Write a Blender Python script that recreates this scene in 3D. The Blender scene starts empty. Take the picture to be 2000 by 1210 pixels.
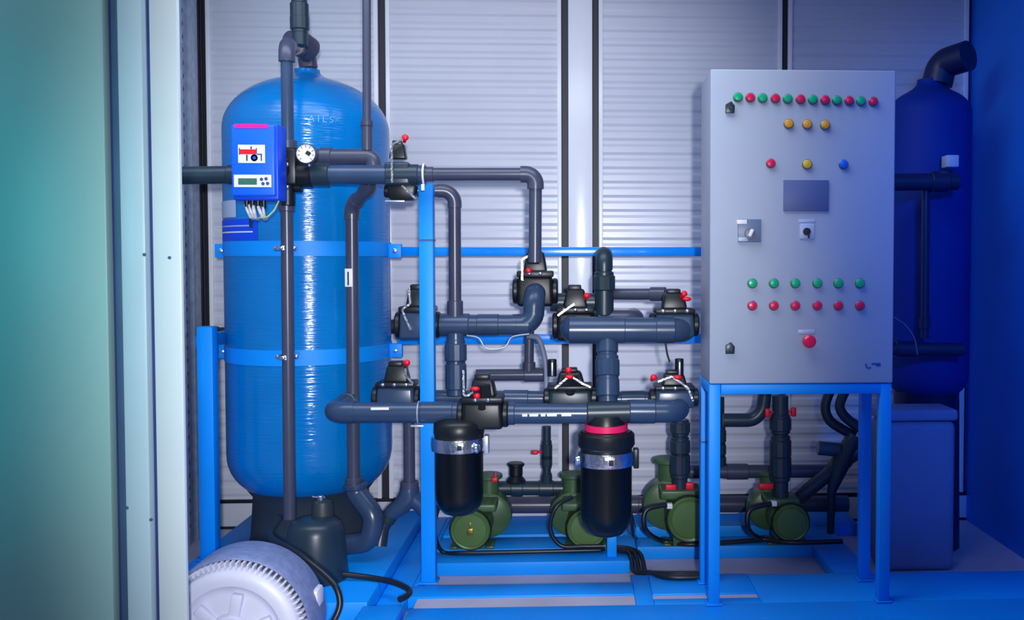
import bpy, bmesh, math, random
from mathutils import Vector, Matrix, Quaternion
random.seed(7)
PI = math.pi
V = Vector
scn = bpy.context.scene
COL = scn.collection

# ------------------------------------------------------------------ camera
FPX = 1830.0
YAW, PITCH = math.radians(2.5), math.radians(2.0)
CAM = V((0, 0, 1.2))
CU = 1130 + FPX * math.tan(YAW) / math.cos(PITCH)
CV = 505 + FPX * math.tan(PITCH)
FW = V((math.sin(YAW) * math.cos(PITCH), math.cos(YAW) * math.cos(PITCH), -math.sin(PITCH)))
RT = V((math.cos(YAW), -math.sin(YAW), 0))
UP = RT.cross(FW)

def P(u, v, y):
    """the place seen at (u, v) of the 2000 x 1210 photograph, y metres into the room"""
    d = FW + RT * ((u - CU) / FPX) - UP * ((v - CV) / FPX)
    return CAM + d * (y / d.y)
def X(u, y, v=600): return P(u, v, y).x
def Z(v, y, u=1000): return P(u, v, y).z
def L(px, y): return px * y / FPX

cam = bpy.data.cameras.new('camera')
camo = bpy.data.objects.new('camera', cam)
COL.objects.link(camo)
camo.matrix_world = Matrix.Translation(CAM) @ Matrix((RT, UP, -FW)).transposed().to_4x4()
cam.sensor_width = 36
cam.lens = FPX / 2000 * 36
cam.shift_x = (1000 - CU) / 2000
cam.shift_y = (CV - 605) / 2000
cam.clip_start = 0.05
scn.camera = camo

# ------------------------------------------------------------------ materials
def lin(c):
    return tuple(((x / 255) / 12.92 if x <= 10 else (((x / 255) + .055) / 1.055) ** 2.4) for x in c)
def mat(name, rgb, rough=.45, metal=0, noise=.06, nscale=9, bump=0, bscale=60, stretch=(1, 1, 1), spec=.5, coat=0, emis=None):
    m = bpy.data.materials.new(name); m.use_nodes = True
    nt = m.node_tree; N = nt.nodes; K = nt.links
    b = N['Principled BSDF']
    b.inputs['Roughness'].default_value = rough
    b.inputs['Metallic'].default_value = metal
    b.inputs['Specular IOR Level'].default_value = spec
    b.inputs['Coat Weight'].default_value = coat
    b.inputs['Coat Roughness'].default_value = .12
    tc = N.new('ShaderNodeTexCoord')
    c = lin(rgb)
    if noise:
        t = N.new('ShaderNodeTexNoise'); t.inputs['Scale'].default_value = nscale; t.inputs['Detail'].default_value = 4
        K.new(tc.outputs['Object'], t.inputs['Vector'])
        r = N.new('ShaderNodeValToRGB')
        r.color_ramp.elements[0].position = .3; r.color_ramp.elements[1].position = .7
        r.color_ramp.elements[0].color = (*[x * (1 - noise) for x in c], 1)
        r.color_ramp.elements[1].color = (*[min(1, x * (1 + noise)) for x in c], 1)
        K.new(t.outputs['Fac'], r.inputs['Fac']); K.new(r.outputs['Color'], b.inputs['Base Color'])
    else:
        b.inputs['Base Color'].default_value = (*c, 1)
    if bump:
        mp = N.new('ShaderNodeMapping'); mp.inputs['Scale'].default_value = stretch
        t2 = N.new('ShaderNodeTexNoise'); t2.inputs['Scale'].default_value = bscale; t2.inputs['Detail'].default_value = 3
        bp = N.new('ShaderNodeBump'); bp.inputs['Strength'].default_value = bump; bp.inputs['Distance'].default_value = .01
        K.new(tc.outputs['Object'], mp.inputs['Vector']); K.new(mp.outputs['Vector'], t2.inputs['Vector'])
        K.new(t2.outputs['Fac'], bp.inputs['Height']); K.new(bp.outputs['Normal'], b.inputs['Normal'])
    if emis:
        b.inputs['Emission Color'].default_value = (*c, 1); b.inputs['Emission Strength'].default_value = emis
    return m

BLUE = mat('blue_frame_paint', (2, 148, 250), .45, noise=.05, nscale=5, spec=.3)
TANK = mat('blue_tank_shell', (2, 120, 198), .13, noise=.08, nscale=6, bump=.22, bscale=60, stretch=(.12, .12, 2.6), coat=0)
RAIL = mat('glossy_blue_rail_paint', (6, 142, 250), .2, noise=.05, nscale=5, coat=1)
BOXB = mat('blue_controller_plastic', (0, 100, 245), .4, noise=.03)
BOXS = mat('deep_blue_controller_plastic', (0, 72, 226), .4, noise=.03)
PVC = mat('dark_grey_pvc', (66, 70, 92), .3, noise=.08, nscale=14)
PVC2 = mat('slate_pvc', (50, 70, 100), .27, noise=.1, nscale=12)
SLATE = mat('slate_canister_plastic', (34, 52, 66), .35, noise=.1)
BLACK = mat('black_plastic', (17, 22, 28), .38, noise=.12, nscale=20)
STAND = mat('charcoal_stand_plastic', (44, 54, 62), .5, noise=.1)
BOWL = mat('black_filter_bowl', (7, 14, 22), .3, noise=.08, spec=.35)
RUB = mat('black_rubber', (16, 20, 30), .6, noise=.1)
CABLE = mat('black_cable_sheath', (24, 30, 40), .38, noise=.1)
RED = mat('red_plastic', (236, 12, 44), .4, noise=.05)
PINK = mat('magenta_sticker', (240, 0, 150), .5, noise=.02)
SILV = mat('bright_steel', (222, 226, 236), .22, metal=1, noise=.08, nscale=30, bump=.15, bscale=90)
GALV = mat('galvanised_sheet', (196, 204, 220), .45, noise=.16, nscale=30)
ALU = mat('satin_aluminium', (196, 202, 222), .38, metal=.55, noise=.12, nscale=18)
WHITE = mat('white_plastic', (236, 236, 240), .45, noise=.03)
OFFW = mat('off_white_motor_enamel', (216, 218, 238), .4, noise=.06, nscale=7)
CASE = mat('speckled_grey_casing', (118, 132, 176), .42, noise=.16, nscale=55, bump=.12, bscale=160)
OLIVE = mat('olive_green_pump_enamel', (66, 96, 60), .36, noise=.14, nscale=10)
OLIVE2 = mat('bright_olive_cap_enamel', (78, 108, 56), .34, noise=.12, nscale=10)
BRASS = mat('brass', (150, 130, 60), .35, metal=.8, noise=.1)
WALL = mat('lavender_white_cladding', (206, 208, 221), .3, noise=.03, nscale=4)
PILA = mat('white_pilaster', (236, 238, 246), .22, noise=.02)
SEAM = mat('black_seam_rubber', (22, 26, 40), .5, noise=.05)
FLOOR = mat('mauve_grey_floor', (186, 180, 200), .5, noise=.1, nscale=5)
DOORP = mat('pale_door_paint', (166, 210, 206), .42, noise=.03, nscale=3)
DOORE = mat('pale_blue_door_edge', (192, 222, 232), .4, noise=.04, nscale=4)
DOORW = mat('white_door_edge', (214, 230, 235), .4, noise=.03, nscale=4)
SEALG = mat('slate_blue_seal', (70, 98, 132), .5, noise=.1)
SEALN = mat('navy_seal', (48, 66, 128), .5, noise=.1)
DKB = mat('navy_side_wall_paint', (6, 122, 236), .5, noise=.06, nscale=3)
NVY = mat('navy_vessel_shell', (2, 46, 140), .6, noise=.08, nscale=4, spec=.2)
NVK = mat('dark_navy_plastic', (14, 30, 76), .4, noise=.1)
BRINE = mat('pale_translucent_brine_plastic', (116, 132, 176), .5, noise=.04, spec=.3)
CAB = mat('light_grey_cabinet_enamel', (166, 176, 196), .55, noise=.025, nscale=5, spec=.25)
CABS = mat('grey_cabinet_side_enamel', (150, 156, 176), .42, noise=.03)
GREEN = mat('green_lamp_lens', (0, 178, 120), .25, noise=.04)
LRED = mat('red_lamp_lens', (226, 20, 80), .25, noise=.04)
AMBER = mat('amber_lamp_lens', (232, 160, 30), .25, noise=.04)
YELL = mat('yellow_lamp_lens', (220, 184, 30), .25, noise=.04)
LBLU = mat('blue_lamp_lens', (20, 100, 220), .25, noise=.04)
BEZ = mat('dark_lamp_bezel', (90, 100, 120), .4, metal=.4, noise=.05)
SCRN = mat('slate_display_glass', (84, 100, 148), .5, noise=.04)
LCD = mat('green_lcd', (62, 112, 92), .25, noise=.1, nscale=60)
PLATE = mat('grey_switch_plate', (104, 120, 152), .4, noise=.05)
NICK = mat('pale_sticker', (176, 188, 216), .4, noise=.05)
YG = mat('yellow_green_wire', (200, 215, 130), .5, noise=.05)
GHOSE = mat('grey_hose', (118, 126, 150), .45, noise=.08)

# ------------------------------------------------------------------ mesh helpers
class M:
    """collects shapes in world coordinates; obj() links them as ONE mesh object"""
    def __init__(s): s.bm = bmesh.new(); s.mi = 0
    def _mark(s, n0):
        s.bm.faces.ensure_lookup_table()
        for f in s.bm.faces[n0:]: f.material_index = s.mi
    def box(s, x0, x1, y0, y1, z0, z1, bev=.003, seg=2, taper=0):
        n0 = len(s.bm.faces)
        b = bmesh.new()
        bmesh.ops.create_cube(b, size=1)
        for v in b.verts:
            k = 1 - taper if v.co.z > 0 else 1
            v.co = V(((x0 + x1) / 2 + v.co.x * (x1 - x0) * k, (y0 + y1) / 2 + v.co.y * (y1 - y0) * k, (z0 + z1) / 2 + v.co.z * (z1 - z0)))
        if bev:
            bmesh.ops.bevel(b, geom=b.edges[:], offset=min(bev, .3 * min(abs(x1 - x0), abs(y1 - y0), abs(z1 - z0))), segments=seg, affect='EDGES', profile=.5)
        s._join(b, n0); return s
    def _join(s, b, n0):
        me = bpy.data.meshes.new('tmp'); b.to_mesh(me); b.free()
        s.bm.from_mesh(me); bpy.data.meshes.remove(me); s._mark(n0)
    def sweep(s, pts, r, seg=20, cap=True, flat=None):
        """tube along pts; r a number or one radius per point; flat=(a, b) a flat strap instead"""
        n0 = len(s.bm.faces)
        pts = [V(p) for p in pts]; n = len(pts)
        rs = r if isinstance(r, (list, tuple)) else [r] * n
        T = []
        for i in range(n):
            a = pts[max(i - 1, 0)]; b = pts[min(i + 1, n - 1)]
            d = b - a
            if d.length < 1e-9: d = T[-1] if T else V((0, 0, 1))
            T.append(d.normalized())
        ref = V((0, -1, 0)) if abs(T[0].y) < .9 else V((0, 0, 1))
        nx = (ref - T[0] * ref.dot(T[0])).normalized()
        rings = []
        for i in range(n):
            if i:
                q = T[i - 1].rotation_difference(T[i]); nx = q @ nx
                nx = (nx - T[i] * nx.dot(T[i])).normalized()
            ny = T[i].cross(nx)
            if flat:
                a, b = flat
                ring = [s.bm.verts.new(pts[i] + nx * cx * a + ny * cy * b) for cx, cy in ((-.5, -.5), (.5, -.5), (.5, .5), (-.5, .5))]
            else:
                ring = [s.bm.verts.new(pts[i] + (nx * math.cos(2 * PI * k / seg) + ny * math.sin(2 * PI * k / seg)) * rs[i]) for k in range(seg)]
            rings.append(ring)
        k_ = len(rings[0])
        for i in range(n - 1):
            for k in range(k_):
                s.bm.faces.new((rings[i][k], rings[i][(k + 1) % k_], rings[i + 1][(k + 1) % k_], rings[i + 1][k]))
        if cap:
            s.bm.faces.new(rings[0][::-1]); s.bm.faces.new(rings[-1])
        s._mark(n0); return s
    def cyl(s, a, b, r, r2=None, seg=24, bev=.12):
        """cylinder from a to b with softened rims"""
        a, b = V(a), V(b); d = b - a; l = d.length; r2 = r if r2 is None else r2
        e = min(r * bev, l * .25)
        if e > 0:
            u = d.normalized()
            s.sweep([a, a + u * e, b - u * e, b], [r - e, r, r2, r2 - e], seg)
        else: s.sweep([a, b], [r, r2], seg)
        return s
    def lathe(s, prof, c, axis='Z', seg=48, a0=0, a1=2 * PI, cap=True):
        """prof: (radius, height) pairs turned about an axis through c"""
        n0 = len(s.bm.faces); c = V(c); full = abs(a1 - a0 - 2 * PI) < 1e-6
        rings = []
        m = seg if full else seg + 1
        for (r, h) in prof:
            ring = []
            for k in range(m):
                a = a0 + (a1 - a0) * k / seg
                if axis == 'Z': o = V((r * math.sin(a), -r * math.cos(a), h))
                elif axis == 'Y': o = V((r * math.cos(a), h, r * math.sin(a)))
                else: o = V((h, -r * math.cos(a), r * math.sin(a)))
                ring.append(s.bm.verts.new(c + o))
            rings.append(ring)
        for i in range(len(rings) - 1):
            for k in range(m if full else m - 1):
                try: s.bm.faces.new((rings[i][k], rings[i][(k + 1) % m], rings[i + 1][(k + 1) % m], rings[i + 1][k]))
                except ValueError: pass
        if full and cap:
            if prof[0][0] > 1e-5: s.bm.faces.new(rings[0][::-1])
            if prof[-1][0] > 1e-5: s.bm.faces.new(rings[-1])
        s._mark(n0); return s
    def ball(s, c, r, sc=(1, 1, 1), seg=16):
        n0 = len(s.bm.faces)
        b = bmesh.new(); bmesh.ops.create_uvsphere(b, u_segments=seg, v_segments=seg // 2 + 2, radius=r)
        for v in b.verts: v.co = V((v.co.x * sc[0], v.co.y * sc[1], v.co.z * sc[2])) + V(c)
        s._join(b, n0); return s
    def prism(s, poly, y0, y1, bev=0):
        """poly: (x, z) outline pushed from y0 to y1"""
        n0 = len(s.bm.faces); b = bmesh.new()
        lo = [b.verts.new((x, y0, z)) for x, z in poly]; hi = [b.verts.new((x, y1, z)) for x, z in poly]
        b.faces.new(lo); b.faces.new(hi[::-1]); n = len(poly)
        for k in range(n): b.faces.new((lo[k], hi[k], hi[(k + 1) % n], lo[(k + 1) % n]))
        if bev: bmesh.ops.bevel(b, geom=b.edges[:], offset=bev, segments=2, affect='EDGES', profile=.5)
        s._join(b, n0); return s
    def turn(s, c, axis, ang):
        bmesh.ops.rotate(s.bm, verts=s.bm.verts[:], cent=V(c), matrix=Matrix.Rotation(ang, 3, axis)); return s
    def obj(s, name, mats, root=None, sharp=.7):
        me = bpy.data.meshes.new(name)
        bmesh.ops.remove_doubles(s.bm, verts=s.bm.verts[:], dist=2e-6)
        bmesh.ops.recalc_face_normals(s.bm, faces=s.bm.faces[:])
        org = V((0, 0, 0))
        if root:
            r = root
            while r: org += r.location; r = r.parent
        else:
            xs = [v.co for v in s.bm.verts]
            org = V((sum(p.x for p in xs) / len(xs), sum(p.y for p in xs) / len(xs), min(p.z for p in xs)))
        for v in s.bm.verts: v.co -= org
        s.bm.to_mesh(me); s.bm.free()
        me.polygons.foreach_set('use_smooth', [True] * len(me.polygons))
        me.set_sharp_from_angle(angle=sharp)
        for m in (mats if isinstance(mats, (list, tuple)) else [mats]): me.materials.append(m)
        o = bpy.data.objects.new(name, me); COL.objects.link(o)
        if root: o.parent = root
        else: o.location = org
        return o

def tag(o, label=None, cat=None, group=None, kind=None):
    if label: o['label'] = label
    if cat: o['category'] = cat
    if group: o['group'] = group
    if kind: o['kind'] = kind
    return o
def thing(name, loc, label, cat, group=None):
    o = bpy.data.objects.new(name, None); o.empty_display_size = .05
    COL.objects.link(o); o.location = V(loc)
    return tag(o, label, cat, group)
def struct(name, loc=(0, 0, 0)):
    o = bpy.data.objects.new(name, None); COL.objects.link(o); o.location = V(loc); o['kind'] = 'structure'; return o
def lab(o, t): o['label'] = t; return o

def fillet(pts, R):
    """round the corners of a polyline; returns (all points, list of bends as point lists)"""
    pts = [V(p) for p in pts]
    out, bends = [pts[0]], []
    for i in range(1, len(pts) - 1):
        a, b, c = pts[i - 1], pts[i], pts[i + 1]
        d1 = (a - b).normalized(); d2 = (c - b).normalized()
        ang = d1.angle(d2)
        if ang > PI - .02: out.append(b); continue
        t = min(R / math.tan(ang / 2), (a - b).length * .49, (c - b).length * .49)
        p0 = b + d1 * t; p1 = b + d2 * t
        bis = (d1 + d2).normalized()
        ce = b + bis * (t / math.cos(ang / 2))
        v0 = p0 - ce; v1 = p1 - ce
        q = v0.rotation_difference(v1)
        n = 10; arc = []
        for k in range(n + 1):
            arc.append(ce + Quaternion().slerp(q, k / n) @ v0)
        out += arc; bends.append((arc, d1, d2))
    out.append(pts[-1])
    return out, bends

def pipe(label, pts, r, R=None, m=PVC, fm=None, collars=(), name='pipe', cat='pipe', group=None, elbows=True, ef=1.2, root=None):
    """a pipe run: tube, an elbow fitting on each bend, collars = (segment, t, length, factor, part name)"""
    pts = [V(p) for p in pts]; R = R or 1.6 * r; fm = fm or m
    t = root or thing(name, (pts[0].x, pts[0].y, min(p.z for p in pts)), label, cat, group)
    path, bends = fillet(pts, R)
    M().sweep(path, r).obj('tube', m, t)
    if elbows:
        for arc, d1, d2 in bends:
            e = .7 * r
            ps = [arc[0] + d1 * e] + arc + [arc[-1] + d2 * e]
            M().sweep(ps, r * ef).obj('elbow', fm, t)
    for c in collars:
        i, tt, ln, fac = c[:4]; nm = c[4] if len(c) > 4 else 'coupling'; mm = c[5] if len(c) > 5 else fm
        a, b = pts[i], pts[i + 1]; d = (b - a).normalized(); ce = a.lerp(b, tt)
        if nm == 'union_nut':
            w = M(); w.cyl(ce - d * ln / 2, ce + d * ln / 2, r * fac, seg=14, bev=.1)
            w.cyl(ce - d * ln * .75, ce + d * ln * .75, r * (1 + (fac - 1) * .55))
            w.obj(nm, mm, t, sharp=.35)
        else:
            M().cyl(ce - d * ln / 2, ce + d * ln / 2, r * fac, bev=.08).obj(nm, mm, t)
    return t

def text_mesh(body, size, extrude=.0006):
    cu = bpy.data.curves.new('text', 'FONT'); cu.body = body; cu.size = size; cu.extrude = extrude
    cu.align_x = 'CENTER'; cu.align_y = 'CENTER'; cu.resolution_u = 3
    o = bpy.data.objects.new('text', cu); COL.objects.link(o)
    dg = bpy.context.evaluated_depsgraph_get()
    me = bpy.data.meshes.new_from_object(o.evaluated_get(dg))
    bpy.data.objects.remove(o); bpy.data.curves.remove(cu)
    return me

# ------------------------------------------------------------------ the room
YB = 4.2                                   # cladding face
XL, XR = X(397, YB), X(1893, YB, 500)
ZC = 2.56
w = M().box(XL - .1, XR + .1, 1.75, YB + .1, -.06, 0, 0); tag(w.obj('floor', FLOOR), kind='structure')
w = M().box(XL - .1, XR + .1, 1.95, YB + .1, ZC, ZC + .06, 0); tag(w.obj('ceiling', WALL), kind='structure')
w = M().box(XL - .08, XL, 1.95, YB + .1, 0, ZC, 0); tag(w.obj('wall_left', WALL), kind='structure')
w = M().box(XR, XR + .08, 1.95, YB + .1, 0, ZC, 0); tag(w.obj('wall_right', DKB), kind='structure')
wb = struct('wall_back', (0, YB, 0))
M().box(XL, XR, YB + .02, YB + .08, 0, ZC, 0).obj('backing', SEAM, wb)
ZB = Z(974, YB)                            # top of the plain skirting strip
def ribbed(x0, x1):
    per, dep = .0632, .0045
    b = M(); bm = b.bm; prof = []
    z = ZB + .012
    while z < ZC - .002:
        for f, d in ((0, 0), (.22, 0), (.42, dep), (.80, dep)):
            if z + f * per < ZC: prof.append((z + f * per, d))
        z += per
    prof.append((ZC, prof[-1][1]))
    fl = [(bm.verts.new((x0, YB - d, zz)), bm.verts.new((x1, YB - d, zz))) for zz, d in prof]
    bk = [(bm.verts.new((x0, YB + .02, zz)), bm.verts.new((x1, YB + .02, zz))) for zz, d in prof]
    for i in range(len(fl) - 1):
        bm.faces.new((fl[i][0], fl[i][1], fl[i + 1][1], fl[i + 1][0]))
        bm.faces.new((fl[i][0], fl[i + 1][0], bk[i + 1][0], bk[i][0]))
        bm.faces.new((fl[i][1], bk[i][1], bk[i + 1][1], fl[i + 1][1]))
    b.obj('cladding_panel', WALL, wb, sharp=.3)
    for xa, xb in ((x0 - .004, x0 + .014), (x1 - .014, x1 + .004)):
        M().box(xa, xb, YB - .012, YB + .02, ZB + .012, ZC, .001).obj('edge_trim', PILA, wb)
def XB(u): return X(u, YB, 300)
for u0, u1 in ((406, 741), (755, 1097), (1169, 1526), (1537, 1888)): ribbed(XB(u0) + .005, XB(u1) - .005)
M().box(XB(1110), XB(1157), YB - .006, YB + .02, ZB + .012, ZC, .003).obj('pilaster', PILA, wb)
for u0, u1 in ((397, 406), (741, 755), (1097, 1110), (1157, 1169), (1526, 1537)):
    M().box(XB(u0) + .004, XB(u1) - .004, YB + .004, YB + .02, 0.0, ZC, 0).obj('seam', SEAM, wb)
bb = struct('baseboard_back', (0, YB, 0))
M().box(XL + .01, XR, YB - .004, YB + .018, .012, ZB - .004, .001).obj('skirting_strip', WALL, bb)
M().box(XL + .01, XR, YB - .007, YB + .018, ZB - .004, ZB + .010, .001).obj('skirting_seal', SEAM, bb)
M().box(XL + .01, XR, YB - .005, YB + .018, 0, .012, .001).obj('floor_seal', SEAM, bb)

# left corner: perforated channel and grey strip
cs = thing('strut_channel', (XL + .03, 4.0, 0), 'perforated galvanised channel standing in the corner beside the pale door', 'channel')
y0, y1 = 3.955, 4.045
b = M(); xf = XL + .004
b.box(xf, xf + .004, y0, y1, 0, ZC, 0)
b.box(xf, xf + .022, y0, y0 + .004, 0, ZC, 0); b.box(xf, xf + .022, y1 - .004, y1, 0, ZC, 0)
b.obj('channel', GALV, cs)
for k in range(46):
    zz = .07 + k * .054
    M().lathe([(.011, 0), (.011, .0015), (.006, .0022)], (xf + .004, (y0 + y1) / 2, zz), axis='X', seg=12).obj('slot', SEALG, cs)
for (ya, yb, m, nm) in ((4.055, 4.072, SEAM, 'trim_1'), (4.072, 4.15, GALV, 'trim_2'), (4.15, 4.188, SEAM, 'trim_3')):
    tag(M().box(XL + .001, XL + .012, ya, yb, 0, ZC, .002).obj(nm, m), kind='structure')

# near door leaf
YD = 2.2
dr = struct('door_1', (X(100, YD), YD, 0))
def strip(name, u0, u1, y0, y1, m, bev=.004):
    return M().box(X(u0, YD), X(u1, YD), y0, y1, .0, ZC - .02, bev).obj(name, m, dr)
strip('leaf', -130, 211, YD, YD + .06, DOORP, .006)
strip('seal', 212, 222, YD + .022, YD + .05, SEALN)
strip('gasket', 221, 238, YD + .010, YD + .055, SEALG)
strip('frame', 238, 288, YD - .004, YD + .06, DOORE, .008)
strip('seal', 288, 301, YD + .016, YD + .055, SEALN)
strip('frame', 301, 357, YD - .004, YD + .012, DOORW, .005)
for u, v in ((284, 497), (297, 1013), (333, 503), (250, 990)):
    p = P(u, v, YD)
    M().lathe([(.004, -.004), (.0035, -.0065), (.001, -.007)], (p.x, YD - .001, p.z), axis='Y', seg=10).obj('screw', SEALG, dr)

# ------------------------------------------------------------------ skid
def ZS(v, y, u=900): return P(u, v, y).z
ZT = .05
def ydeck(v, z=ZT): return (CAM.z - z) * FPX / (v - 505)
sk = thing('skid_frame', (0, 3.5, 0), 'long blue painted steel base frame lying on the floor under pumps and cabinet', 'frame')
def beam(u0, u1, v0, v1, name='beam', z0=0, z1=ZT):
    ya, yb = ydeck(v1, z1), ydeck(v0, z1)
    vm = (v0 + v1) / 2
    return M().box(X(u0, (ya + yb) / 2, vm), X(u1, (ya + yb) / 2, vm), ya, yb, z0, z1, .004).obj(name, BLUE, sk)
XK0, XK1 = X(775, 2.9, 1190) + .006, XR - .012
def wbeam(x0, x1, y0, y1, name='beam', z1=ZT):
    return M().box(x0, x1, y0, y1, 0, z1, .004).obj(name, BLUE, sk)
x1240 = X(1240, 3.15, 1175); x1275 = X(1275, 3.15, 1175); x1483 = X(1483, 3.13, 1172)
wbeam(XK0, XK1, 2.72, ydeck(1189), 'front_beam')
wbeam(X(803, 3.25, 1155), x1240, ydeck(1167), ydeck(1144))
wbeam(x1240, x1275, ydeck(1189), ydeck(1130), 'bridge_plate')
wbeam(x1275, x1483, ydeck(1168), ydeck(1130), 'bridge_plate')
wbeam(x1275, x1483, ydeck(1189), ydeck(1178), 'bridge_plate')
wbeam(x1483, XK1, ydeck(1189), ydeck(1132), 'deck_plate')
for a in ((XK0 + .01, x1240 - .001, ydeck(1189) + .001, ydeck(1167) - .001), (x1275 + .001, x1483 - .001, ydeck(1178) + .001, ydeck(1168) - .001)):
    lab(M().box(*a, 0, ZT - .007, 0).obj('infill_panel', FLOOR, sk), 'mauve grey infill panel')
wbeam(X(800, 3.75, 1050) + .002, X(803, 3.25, 1155) - .001, 3.10, 4.175, 'deck_plate')
wbeam(X(803, 3.25, 1155), X(842, 3.58, 1090) - .001, ydeck(1144) + .001, 4.175, 'deck_plate')
xc1 = X(1228, 3.6, 1100)
wbeam(X(842, 3.58, 1090), xc1, ydeck(1101), ydeck(1079))
wbeam(X(842, 3.58, 1090), X(1240, 3.8, 1060), ydeck(1074), ydeck(1051))
wbeam(X(842, 3.58, 1090), X(1240, 4.0, 1020), ydeck(1046), 4.175, 'deck_plate')
wbeam(X(1240, 3.8, 1060) + .003, X(1640, 3.7, 1070), ydeck(1074), ydeck(1056))
wbeam(X(1241, 4.0, 1020), X(1668, 4.05, 1020), ydeck(1034), 4.175, 'deck_plate')
wbeam(X(1612, 3.5, 1100), X(1668, 3.6, 1100), ydeck(1130) + .002, ydeck(1035), 'cross_beam', ZT - .003)
wbeam(X(1225, 3.55, 1090), X(1246, 3.6, 1090), ydeck(1073), ydeck(1035), 'cross_beam', ZT - .003)
M().box(X(1185, 3.6), X(1204, 3.6), 3.575, 3.61, ZT, Z(1040, 3.6), .003).obj('stub_post', BLUE, sk)
# tank plinth
ZP = .10
xp0, xp1 = X(383, 3.46, 1080) - .01, X(800, 3.75, 1050)
pl = thing('tank_plinth', ((xp0 + xp1) / 2, 3.5, 0), 'low blue steel plinth carrying the tall blue tank', 'plinth')
M().box(xp0, xp1, 3.0, 4.1, 0, ZP, .005).obj('deck', BLUE, pl)
M().box(X(694, 2.9, 1190), X(775, 2.9, 1190), 2.74, 3.0, 0, ZP - .01, .005).obj('tube_end', BLUE, pl)

# posts and rails
def post(label, u0, u1, v0, y, zb, ub=None):
    x0, x1 = X(u0, y, v0 + 200), X(u1, y, v0 + 200)
    t = thing('post', ((x0 + x1) / 2, y, zb), label, 'post', None)
    M().box(x0, x1, y, y + (x1 - x0) * .95, zb + .006, Z(v0, y, u0), .003).obj('upright', BLUE, t)
    return t, x0, x1
t, x0, x1 = post('blue square post rising from the plinth edge behind the pale door', 386, 417, 638, 3.44, ZP)
M().box(x0 - .012, x1 + .012, 3.432, 3.51, ZP, ZP + .006, .001).obj('foot_plate', BLUE, t)
t, x0, x1 = post('bright blue square post in front of the clamped black pipe, between tank and first filter', 818.5, 846.5, 358, 3.305, ZT)
M().box(x0 - .012, x1 + .008, 3.297, 3.36, ZT, ZT + .006, .001).obj('foot_plate', BLUE, t)
M().box(x0 - .0015, x1 + .0015, 3.303, 3.355, Z(470, 3.3), Z(467, 3.3), 0).obj('joint', SEALN, t)
xs_ = -1.395
M().box(xs_ - .02, xs_ + .018, 3.30, 3.34, ZP, Z(768, 3.3, 365), .003).obj('post', BLUE)
tag(bpy.data.objects['post.002'], 'short blue post, mostly hidden by the pale door, in front of the perforated channel', 'post')
YR = 3.86
def rail(label, u0, u1, v0, v1):
    x0, x1 = X(u0, YR, v0), X(u1, YR, v0)
    t = thing('rail', ((x0 + x1) / 2, YR, Z(v1, YR)), label, 'rail')
    M().box(x0, x1, YR, YR + .03, Z(v1, YR), Z(v0, YR), .003).obj('bar', RAIL, t)
    return t
rail('upper blue horizontal rail running from the tank band to the grey cabinet', 776, 1420, 482, 500)
rail('lower blue horizontal rail passing behind the pipes below the upper rail', 776, 1420, 653, 672)
x0 = X(362, 3.56, 680)
t = thing('rail', (x0, 3.7, Z(668, 3.7)), 'short blue rail running back from the post behind the pale door', 'rail')
M().box(X(398, 3.51, 650) - .03, X(398, 3.51, 650), 3.505, 3.92, Z(672, 3.6), Z(650, 3.6), .003).obj('bar', BLUE, t)

# ------------------------------------------------------------------ big tank
YT = 3.72
XT = X(604.5, YT, 560)
def zt(v): return P(604.5, v, YT).z
RTK = L(152.5, YT) * .995
tk = thing('pressure_tank', (XT, YT, ZP), 'tall blue domed pressure tank strapped by two bands on a black stand', 'tank')
def vessel(hw, v_top, v_sh, v_lo, v_bot, neck, v_neck):
    """(half width, image row) outline from the bottom dish up over the shoulder to the neck"""
    out = []
    for k in range(15):
        a = PI / 2 * k / 14
        out.append((hw * math.sin(a) ** .8, v_lo + (v_bot - v_lo) * math.cos(a) ** .9 if k < 14 else v_lo))
    for k in range(19):
        a = PI / 2 * k / 18
        w = hw * math.cos(a)
        if w < neck * 1.9: break
        out.append((w, v_sh - (v_sh - v_top) * math.sin(a)))
    w, v = out[-1]
    for t in (.35, .7, 1): out.append((w + (neck - w) * (1 - (1 - t) ** 2), v + (v_neck - v) * t))
    out += [(neck, v_neck - 4), (.0001, v_neck - 4)]
    return out
prof = vessel(152.5, 151, 258, 872, 969, 24, 141)
pr = [(max(L(a, YT), 1e-5), zt(b) - zt(969)) for a, b in prof]
M().lathe(pr, (XT, YT, zt(969)), seg=96).obj('shell', TANK, tk)
M().lathe([(L(116, YT), ZP), (L(112, YT), ZP + .03), (L(107, YT), zt(958)), (L(120, YT), zt(940))], (XT, YT, 0), seg=64).obj('stand', STAND, tk)
for v0, v1, e0, e1 in ((473, 500, 476, 503), (669, 697, 671, 698)):
    za, zb_ = zt(v1), zt(v0)
    bd = M().lathe([(RTK - .004, za), (RTK + .004, za), (RTK + .004, zb_), (RTK - .004, zb_)], (XT, YT, 0), seg=96, cap=False).obj('band', BLUE, tk)
    for s in (-1, 1):
        xa = XT + s * (RTK - .002); xb = XT + s * (RTK + L(25, YT))
        M().box(min(xa, xb), max(xa, xb), YT - .012, YT + .016, zt(e1), zt(e0), .003).obj('lug', BLUE, bd)
        M().lathe([(.009, -.013), (.0085, -.019), (.004, -.021)], (XT + s * (RTK + L(13, YT)), YT, (zt(e0) + zt(e1)) / 2), axis='Y', seg=12).obj('bolt', SILV, bd)
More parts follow.
